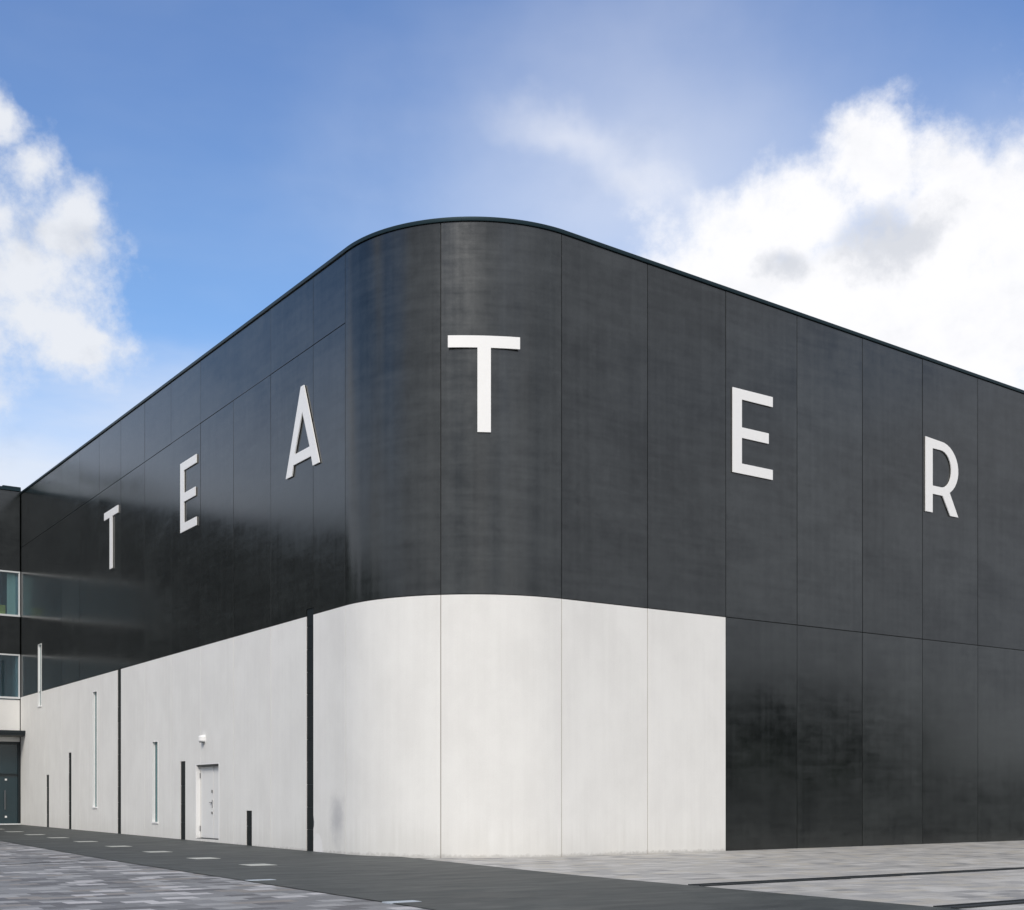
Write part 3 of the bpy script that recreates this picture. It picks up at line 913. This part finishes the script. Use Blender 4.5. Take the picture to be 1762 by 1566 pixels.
# glass doors
dr = empty('glass_door', wg(-3, gz)-WG.location); dr.parent = WG
wbox('frame', -6.5, -.03, zs['dt']-.07, zs['dt']+.06, -.16, .01, M_dframe, dr, .005)
wbox('frame', -.13, -.03, gz, zs['dt']-.07, -.16, .01, M_dframe, dr, .005)
wbox('transom', -6.5, -.13, 2.78, 2.86, -.14, .0, M_dframe, dr, .005)
wbox('threshold', -6.5, -.03, gz-.03, gz+.07, -.16, .20, M_frame, dr, .005)
for i, (b0, b1) in enumerate(((-1.75, -.13), (-3.3, -1.79), (-4.9, -3.34), (-6.46, -4.94))):
    wbox('pane', b0, b1-.002, gz+.072, 2.778, -.09, -.078, M_dglass, dr, 0)
    wbox('pane', b0, b1-.002, 2.862, zs['dt']-.072, -.09, -.078, M_dglass, dr, 0)
for (b, z) in ((-.72, 2.55), (-.72, .62)): wbox('door_fitting', b-.05, b+.05, z-.05, z+.05, -.076, -.03, M_white, dr, .008)
wbox('pull_bar', -.80, -.76, 1.0, 2.0, -.02, .02, M_steel, dr, .008)
wbox('dark_core', -6.5, -.05, gz-.05, zs['can_b']-.2, -.9, -.4, M_core, WG, 0)

# ------------------------------------------------------------------ trees round the square (outside the frame, mirrored in the walls)
def leaf_mat():
    m, t, b = mat_new('leaf_green')
    oi = t.new('ShaderNodeNewGeometry')
    c = t.mix(oi.outputs['Random Per Island'], (.020, .040, .014), (.062, .092, .030))
    t.l.new(c, b.inputs['Base Color']); b.inputs['Roughness'].default_value = .6
    return m


M_leaf = leaf_mat(); M_bark = simple('bark', (.09, .07, .05), .9, var=.3)


def tree_meshes(seed, H, Wd):
    rnd = random.Random(seed)
    V = []; F = []
    clumps = []
    for i in range(34):
        while True:
            x, y, z = rnd.uniform(-1, 1), rnd.uniform(-1, 1), rnd.uniform(-1, 1)
            if x*x+y*y+z*z < 1: break
        clumps.append((x*Wd*.42, y*Wd*.42, H*.60+z*H*.34, rnd.uniform(.10, .19)*Wd))
    for (cx, cy, cz, cr) in clumps:
        for _ in range(90):
            d = Vector((rnd.gauss(0, 1), rnd.gauss(0, 1), rnd.gauss(0, 1))).normalized()*cr*rnd.uniform(.6, 1.05)
            c = Vector((cx, cy, cz))+d
            u = Vector((rnd.gauss(0, 1), rnd.gauss(0, 1), rnd.gauss(0, 1))).normalized(); v = u.orthogonal().normalized()
            sz = rnd.uniform(.25, .5); n0 = len(V)
            V += [c-u*sz, c+v*sz*.6, c+u*sz, c-v*sz*.6]; F.append((n0, n0+1, n0+2, n0+3))
    cm = bpy.data.meshes.new('crown'); cm.from_pydata([tuple(q) for q in V], [], F); cm.materials.append(M_leaf)
    V = []; F = []
    def limb(p, q, r0, r1):
        n0 = len(V); d = (q-p).normalized(); u = d.orthogonal().normalized(); v = d.cross(u)
        for c, r_ in ((p, r0), (q, r1)):
            for i in range(8): a = 2*math.pi*i/8; V.append(c+u*r_*math.cos(a)+v*r_*math.sin(a))
        for i in range(8): F.append((n0+i, n0+(i+1) % 8, n0+8+(i+1) % 8, n0+8+i))
    limb(Vector((0, 0, -.1)), Vector((.1, .1, H*.4)), .03*H*.6, .02*H*.6)
    limb(Vector((.1, .1, H*.4)), Vector((0, 0, H*.8)), .02*H*.6, .006*H)
    for i in range(7):
        c = clumps[i]; limb(Vector((.1, .1, H*.35+i*.03*H)), Vector(c[:3]), .008*H, .002*H)
    tm = bpy.data.meshes.new('trunk'); tm.from_pydata([tuple(q) for q in V], [], F); tm.materials.append(M_bark)
    return cm, tm


kinds = [tree_meshes(11, 22, 12), tree_meshes(12, 22, 13)]


def belt(name, spots, label):
    rnd = random.Random(len(spots)); V = []; F = []; MI = []
    for i, (a, b, sc_) in enumerate(spots):
        p = ab(a, b, gh(a, b)-.03); r_ = rnd.uniform(0, 6.3); c, sn = math.cos(r_)*sc_, math.sin(r_)*sc_
        for mi, me in enumerate(kinds[i % 2]):
            n0 = len(V)
            for v in me.vertices: V.append((p.x+v.co.x*c-v.co.y*sn, p.y+v.co.x*sn+v.co.y*c, p.z+v.co.z*sc_))
            for f in me.polygons: F.append([n0+q for q in f.vertices]); MI.append(mi)
    o = mesh_obj(name, V, F, [M_leaf, M_bark], midx=MI)
    tag(o, label, 'trees', kind='stuff')


belt('tree_belt', [(-50-2*math.sin(i*2.1), -3.0-5.0*i, 1.02+.05*math.sin(i*1.7)-.012*i) for i in range(12)]
     + [(-46+5*i, -60-.8*i, 1.08-.035*i) for i in range(11)], 'belt of tall leafy trees behind the side wing at far left')
belt('tree_belt', [(62+.6*i+1.5*math.sin(i*2.3), -60+4.0*i, .40+.03*math.sin(i*1.3)+.0075*i) for i in range(48)]
     + [(55+2*math.sin(i*1.3), -60+1.9*i, .20+.02*math.sin(i*2.7)) for i in range(102)],
     'belt of lower leafy trees on the far side of the square at right')
